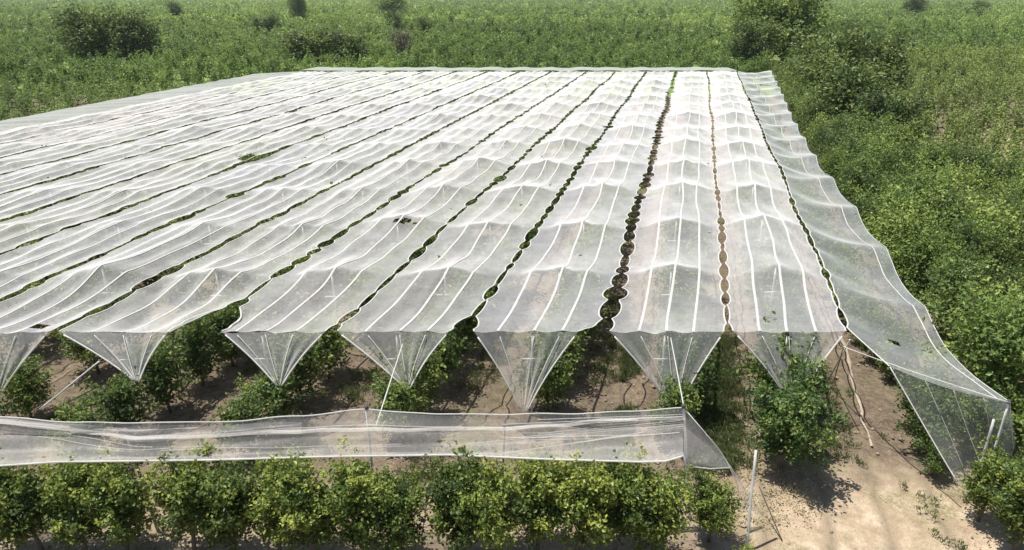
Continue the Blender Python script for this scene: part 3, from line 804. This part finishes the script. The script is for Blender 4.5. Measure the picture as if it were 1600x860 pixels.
for j, (x, y, dd) in enumerate(wood_pts[:298]):
    hsc = random.choice((random.uniform(.55, .8), random.uniform(.85, 1.15), random.uniform(.85, 1.15))) * (1 if y > 20 else .95)
    if random.random() < .24:
        plant('wood_tree', *DARK[j % 3], (x, y, 0), random.uniform(0, 6.28), hsc * .85, 'darker green tree scattered in the wood right of the side net', 'dark trees in the wood')
    else:
        plant('wood_tree', *WOOD[j % 4], (x, y, 0), random.uniform(0, 6.28), hsc, 'mid green tree in the closed wood right of the side net', 'trees of the wood')
# foreground right corner shrubs
for px, py, sc, lab in ((1530, 815, .78, 'bushy shrub below the corner flap of the grey side net'), (1585, 868, .95, 'leafy tree cut by the bottom right frame corner'), (1600, 790, .8, 'leafy tree at the right frame edge beside the side net corner')):
    q = at_px(px, py); plant('shrub', *FRONT[int(px) % 5], q, px * .1, sc, lab, None, 'shrub')
# larger trees seen beyond
BIGP = []
def big(px, pyb, hpx, wide, mats, lab, name='far_tree', z0=0):
    q = at_px(px, pyb); zc = q[1] * cT + (CAMZ) * sT
    h = hpx * zc / F / cT
    tm, cm = mats
    rt = plant(name, tm, cm, q, px * .37, 1, lab, 'large trees beyond the net roof')
    h *= 1.1; s = h / 4.3; BIGP.append((q[0], q[1], 2.0 * s * wide)); rt.scale = (s * wide, s * wide, s)
BIG = [make_tree_meshes('big_tree', 120 + j, 4.4, 2.0, 60, 6500, .21, L_dark, low=.35, dome=True, sig=.22) for j in range(3)]
BIGG = [make_tree_meshes('big_green_tree', 130 + j, 4.4, 2.0, 60, 6500, .21, L_wood, low=.35, dome=True, sig=.22) for j in range(2)]
DRY = make_tree_meshes('dry_tree', 140, 4.4, 1.8, 70, 1500, .22, L_dry, low=.35, dome=True, sig=.24)
big(155, 112, 76, 1.2, BIG[0], 'dark broad tree left in the clump beyond the far left')
big(212, 106, 66, 1.25, BIG[1], 'dark bushy tree right in the clump beyond the far left')
big(277, 38, 26, .9, BIG[2], 'small lone dark tree far off above the left clump')
big(468, 40, 38, .75, BIG[1], 'tall narrow dark tree far off in the green plain')
big(418, 62, 30, 1.5, BIG[0], 'low dark tree left below the tall narrow tree')
big(615, 30, 32, 1.5, BIGG[0], 'pale broad tree far off near the top edge')
big(616, 58, 30, 1.0, BIG[2], 'round dark tree below the pale broad one')
big(480, 110, 50, 1.7, BIG[1], 'dark low tree behind the far net end at left')
big(545, 110, 46, 1.5, BIG[0], 'dark bushy tree behind the far net end, left of a dry one')
big(632, 104, 46, 1.2, DRY, 'brownish dry tree behind the far net end', 'dry_tree')
big(665, 66, 30, .9, BIG[2], 'small dark tree right of the brownish dry tree')
big(1170, 110, 60, 1.2, BIG[0], 'dark tree at the far right corner of the net roof')
big(1218, 104, 94, 1.25, BIGG[1], 'tallest green tree behind the far right net corner')
big(1168, 98, 74, 1.2, BIGG[0], 'green tree left beside the tallest one at the far corner')
big(1285, 182, 106, 1.2, BIG[2], 'deep green tree leaning over the far end of the side net')
big(1345, 165, 88, 1.1, BIG[1], 'dark olive tree at the wood edge past the side net end')
big(1318, 235, 105, 1.1, BIG[1], 'deep green tree overlapping the scalloped side net edge')
big(1375, 262, 95, 1.1, BIG[0], 'dark tree behind the scalloped side net edge')
big(1425, 30, 26, 1.4, BIG[1], 'low dark tree far off above the olive thicket')
big(1530, 28, 20, 1.5, BIG[2], 'low dark bush tree far off near the top right corner')
big(1320, 62, 24, 1.6, BIG[0], 'grey green tree line end above the olive thicket')

# ------------------------------------------------------------------ thickets: nobody could count these
def scatter(y0, y1, sp, cond):
    ys_ = np.arange(y0, y1, sp); out_ = []
    for yy in ys_:
        lim = 940 / F * (yy * cT + 12 * sT) + 2
        xs_ = np.arange(-lim, lim, sp)
        out_.append(np.stack([xs_, np.full(len(xs_), yy)], 1))
    p_ = np.concatenate(out_); p_ += rng.uniform(-.5, .5, p_.shape) * sp
    return p_[cond(p_[:, 0], p_[:, 1])]
xl_edge = lambda y: GL[NP][0] + GL[NP][1] * y - 7.6
def outside(x, y):
    return (y > YF + 7.5) | (x < xl_edge(y)) | ((x > side_edge(y) + 1.2))
def patchy(x, y, s, seed):
    r = np.random.default_rng(seed); v = 0
    for _ in range(6):
        a = r.uniform(0, 6.28); f = r.uniform(.6, 2.2) / s; v = v + np.sin((x * math.cos(a) + y * math.sin(a)) * f + r.uniform(0, 6.28) + .8 * np.sin((x * math.sin(a) - y * math.cos(a)) * f * .7))
    return v / 6
wp = np.array([(a, b_) for a, b_, _ in wood_pts[:298]])
def not_wood(x, y):
    ok = np.ones(len(x), bool)
    for s_ in range(0, len(x), 4000):
        dd = np.hypot(x[s_:s_ + 4000, None] - wp[None, :, 0], y[s_:s_ + 4000, None] - wp[None, :, 1]).min(1); ok[s_:s_ + 4000] = dd > 1.5
    return ok
def right_olive(x, y): return x > side_edge(np.minimum(y, 96)) + 3 + .18 * np.maximum(0, y - 96)
def add_thicket(name, specs, mat, label, sel):
    Vs, Ts, ts_, n_ = [], [], [], 0
    for (y0, y1, sp, nl, leaf, h0, h1) in specs:
        p_ = scatter(y0, y1, sp, lambda x, y: outside(x, y) & sel(x, y))
        p_ = p_[not_wood(p_[:, 0], p_[:, 1])] if y0 < 96 else p_
        for bx_, by_, br_ in BIGP: p_ = p_[~((np.abs(p_[:, 0] - bx_) < br_ * 1.05) & (p_[:, 1] > by_ - br_ * 1.3 - 1.5) & (p_[:, 1] < by_ + br_))]
        pn = patchy(p_[:, 0], p_[:, 1], max(14, y0 * .16), 3); pf = patchy(p_[:, 0], p_[:, 1], 5 + y0 * .03, 4)
        p_ = p_[(pf + rng.normal(0, .3, len(p_))) > -.85]; pn = patchy(p_[:, 0], p_[:, 1], max(14, y0 * .16), 3)
        hh = rng.uniform(h0, h1, len(p_)) * (1 + .25 * pn) * np.where(rng.uniform(size=len(p_)) < .12, 1.35, 1)
        tb = np.clip(.40 + .24 * pn + rng.normal(0, .15, len(p_)), .05, .97)
        bigb = rng.uniform(size=len(p_)) < (.012 if y0 < 280 else .03); hh = np.where(bigb, hh * 1.7, hh); tb = np.where(bigb, tb * .3, tb)
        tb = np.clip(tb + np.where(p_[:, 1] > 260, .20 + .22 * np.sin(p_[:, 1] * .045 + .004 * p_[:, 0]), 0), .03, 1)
        md_ = in_poly(p_[:, 0], p_[:, 1], mp); hh = np.where(md_, .45 * hh, hh); tb = np.where(md_, np.clip(tb * .25 + .75, 0, 1), tb)
        V, T, t_ = bush_cloud(np.column_stack([p_, np.zeros(len(p_))]), hh, sp * rng.uniform(.26, .46, len(p_)) * np.where(bigb, 1.7, 1), nl, leaf, rng, tb, .7)
        Vs.append(V); Ts.append(T + n_); ts_.append(t_); n_ += len(V)
    V, T, t_ = np.concatenate(Vs), np.concatenate(Ts), np.concatenate(ts_)
    print(name, len(T))
    return tag(link(name, mesh_np(name, V, [T], mat, False, t_)), label, 'thicket', kind='stuff')
add_thicket('thicket', [(34, 100, 2.4, 200, .27, 1.8, 3.2), (100, 165, 3.0, 270, .36, 2.4, 4.3), (165, 290, 4.4, 170, .62, 2.2, 4.6), (290, 560, 8.0, 100, 1.2, 2.0, 5.0), (560, 1500, 20, 45, 2.4, 1.5, 5.0)],
            L_field, 'dense green thicket covering the plain beyond the net roof', lambda x, y: ~right_olive(x, y) | (y > 150))
add_thicket('thicket', [(40, 100, 2.1, 210, .26, 2.5, 3.9), (100, 150, 2.5, 170, .36, 2.4, 3.8)],
            L_olive, 'olive thicket of fine upright shoots right of the wood', lambda x, y: right_olive(x, y) & (y <= 150))

# grass and weeds in the alleys
gp = []
for i in range(0, 7):
    for _ in range(300):
        y = random.uniform(15.5, 30); a = gap_x(max(i, 0), np.array([y]))[0] + random.gauss(0, .35 if i != 1 else .45) - .25
        if i < 0: a += 1.2
        gp.append((a, y))
for _ in range(220):
    gp.append((random.uniform(-13, 12), random.uniform(12.5, 19)))
for _ in range(900):                                            # green strip between two rows
    y = random.uniform(17, 27); gp.append((centre_x(1, y) - 1.25 + random.gauss(0, .24), y))
for _ in range(900):
    y = random.uniform(16.5, 26); gp.append((gap_x(1, np.array([y]))[0] + .1 + random.gauss(0, .42), y))
gp = np.array(gp); pz = patchy(gp[:, 0], gp[:, 1], 2.5, 8)
gp = gp[pz > -.15]
V, T, t_ = bush_cloud(np.column_stack([gp, np.full(len(gp), -.02)]), rng.uniform(.08, .32, len(gp)), np.full(len(gp), .20), 34, .12, rng, np.clip(rng.normal(.42, .16, len(gp)), 0, 1), 2.2, .6, (.14, .26))
tag(link('weeds', mesh_np('weeds', V, [T], L_grass, False, t_)), 'low weeds and grass tufts on the earth between rows', 'weeds', kind='stuff')
print('objects', len(S.objects), 'individual orchard trees', n_ind, 'wood', len(wood_pts), 'rest', len(rest))

# clods and stones on the bare ground, one mass of litter
nl_ = 2600
cx = rng.uniform(-13, 14, nl_); cy = rng.uniform(12.4, 24, nl_); keep_ = patchy(cx, cy, 2.2, 15) + rng.normal(0, .35, nl_) > .05
cx, cy = cx[keep_], cy[keep_]; sz = rng.gamma(1.6, .016, len(cx)) + .012
oc = np.array([(1, 0, 0), (-1, 0, 0), (0, 1, 0), (0, -1, 0), (0, 0, .8), (0, 0, -.8)], float)
of = np.array([(0, 2, 4), (2, 1, 4), (1, 3, 4), (3, 0, 4), (2, 0, 5), (1, 2, 5), (3, 1, 5), (0, 3, 5)])
Vc = (oc[None] * sz[:, None, None] * rng.uniform(.6, 1.3, (len(cx), 6, 1)) + np.stack([cx, cy, sz * .3], 1)[:, None]).reshape(-1, 3)
Tc = (of[None] + (np.arange(len(cx)) * 6)[:, None, None]).reshape(-1, 3)
M_clod = simple('clod', (.30, .235, .165), .95, .4, 2.0)
tag(link('dirt', mesh_np('dirt', Vc, [Tc], M_clod, False)), 'clods and small stones strewn on the bare earth', 'dirt', kind='stuff')
st_p = np.column_stack([rng.uniform(4, 12, 900), rng.uniform(12.4, 19, 900)]); st_p = st_p[(patchy(st_p[:, 0], st_p[:, 1], 1.6, 21) > .12) & (st_p[:, 0] > 5.2 + .1 * st_p[:, 1] - 1.5)]
V, T, t_ = bush_cloud(np.column_stack([st_p, np.zeros(len(st_p))]), np.full(len(st_p), .05), np.full(len(st_p), .30), 16, .06, rng, np.clip(rng.normal(.6, .2, len(st_p)), 0, 1), .2)
L_straw = leaf_mat('straw', (.22, .18, .10), (.36, .30, .18), (.50, .43, .27), rnd=0)
tag(link('dry_grass', mesh_np('dry_grass', V, [T], L_straw, False, t_)), 'dry straw and dead grass on the sandy headland', 'dry grass', kind='stuff')

# ------------------------------------------------------------------ air
m, n, out = new_mat('thin_haze')
pv = N(n, 'ShaderNodeVolumePrincipled'); pv.inputs['Density'].default_value = .00013; pv.inputs['Color'].default_value = (.90, .95, .93, 1); pv.inputs['Anisotropy'].default_value = .25
n.links.new(pv.outputs[0], out.inputs['Volume'])
hx, hz0, hz1 = 5200, -1.2, 16.0
hv = np.array([(x, y, z) for z in (hz0, hz1) for x, y in ((-hx, -hx), (hx, -hx), (hx, hx), (-hx, hx))], float)
tag(link('haze', mesh_np('haze', hv, [np.array([[3, 2, 1, 0], [4, 5, 6, 7], [0, 1, 5, 4], [1, 2, 6, 5], [2, 3, 7, 6], [3, 0, 4, 7]])], m)), 'thin pale haze over the far plain', 'haze', kind='stuff')
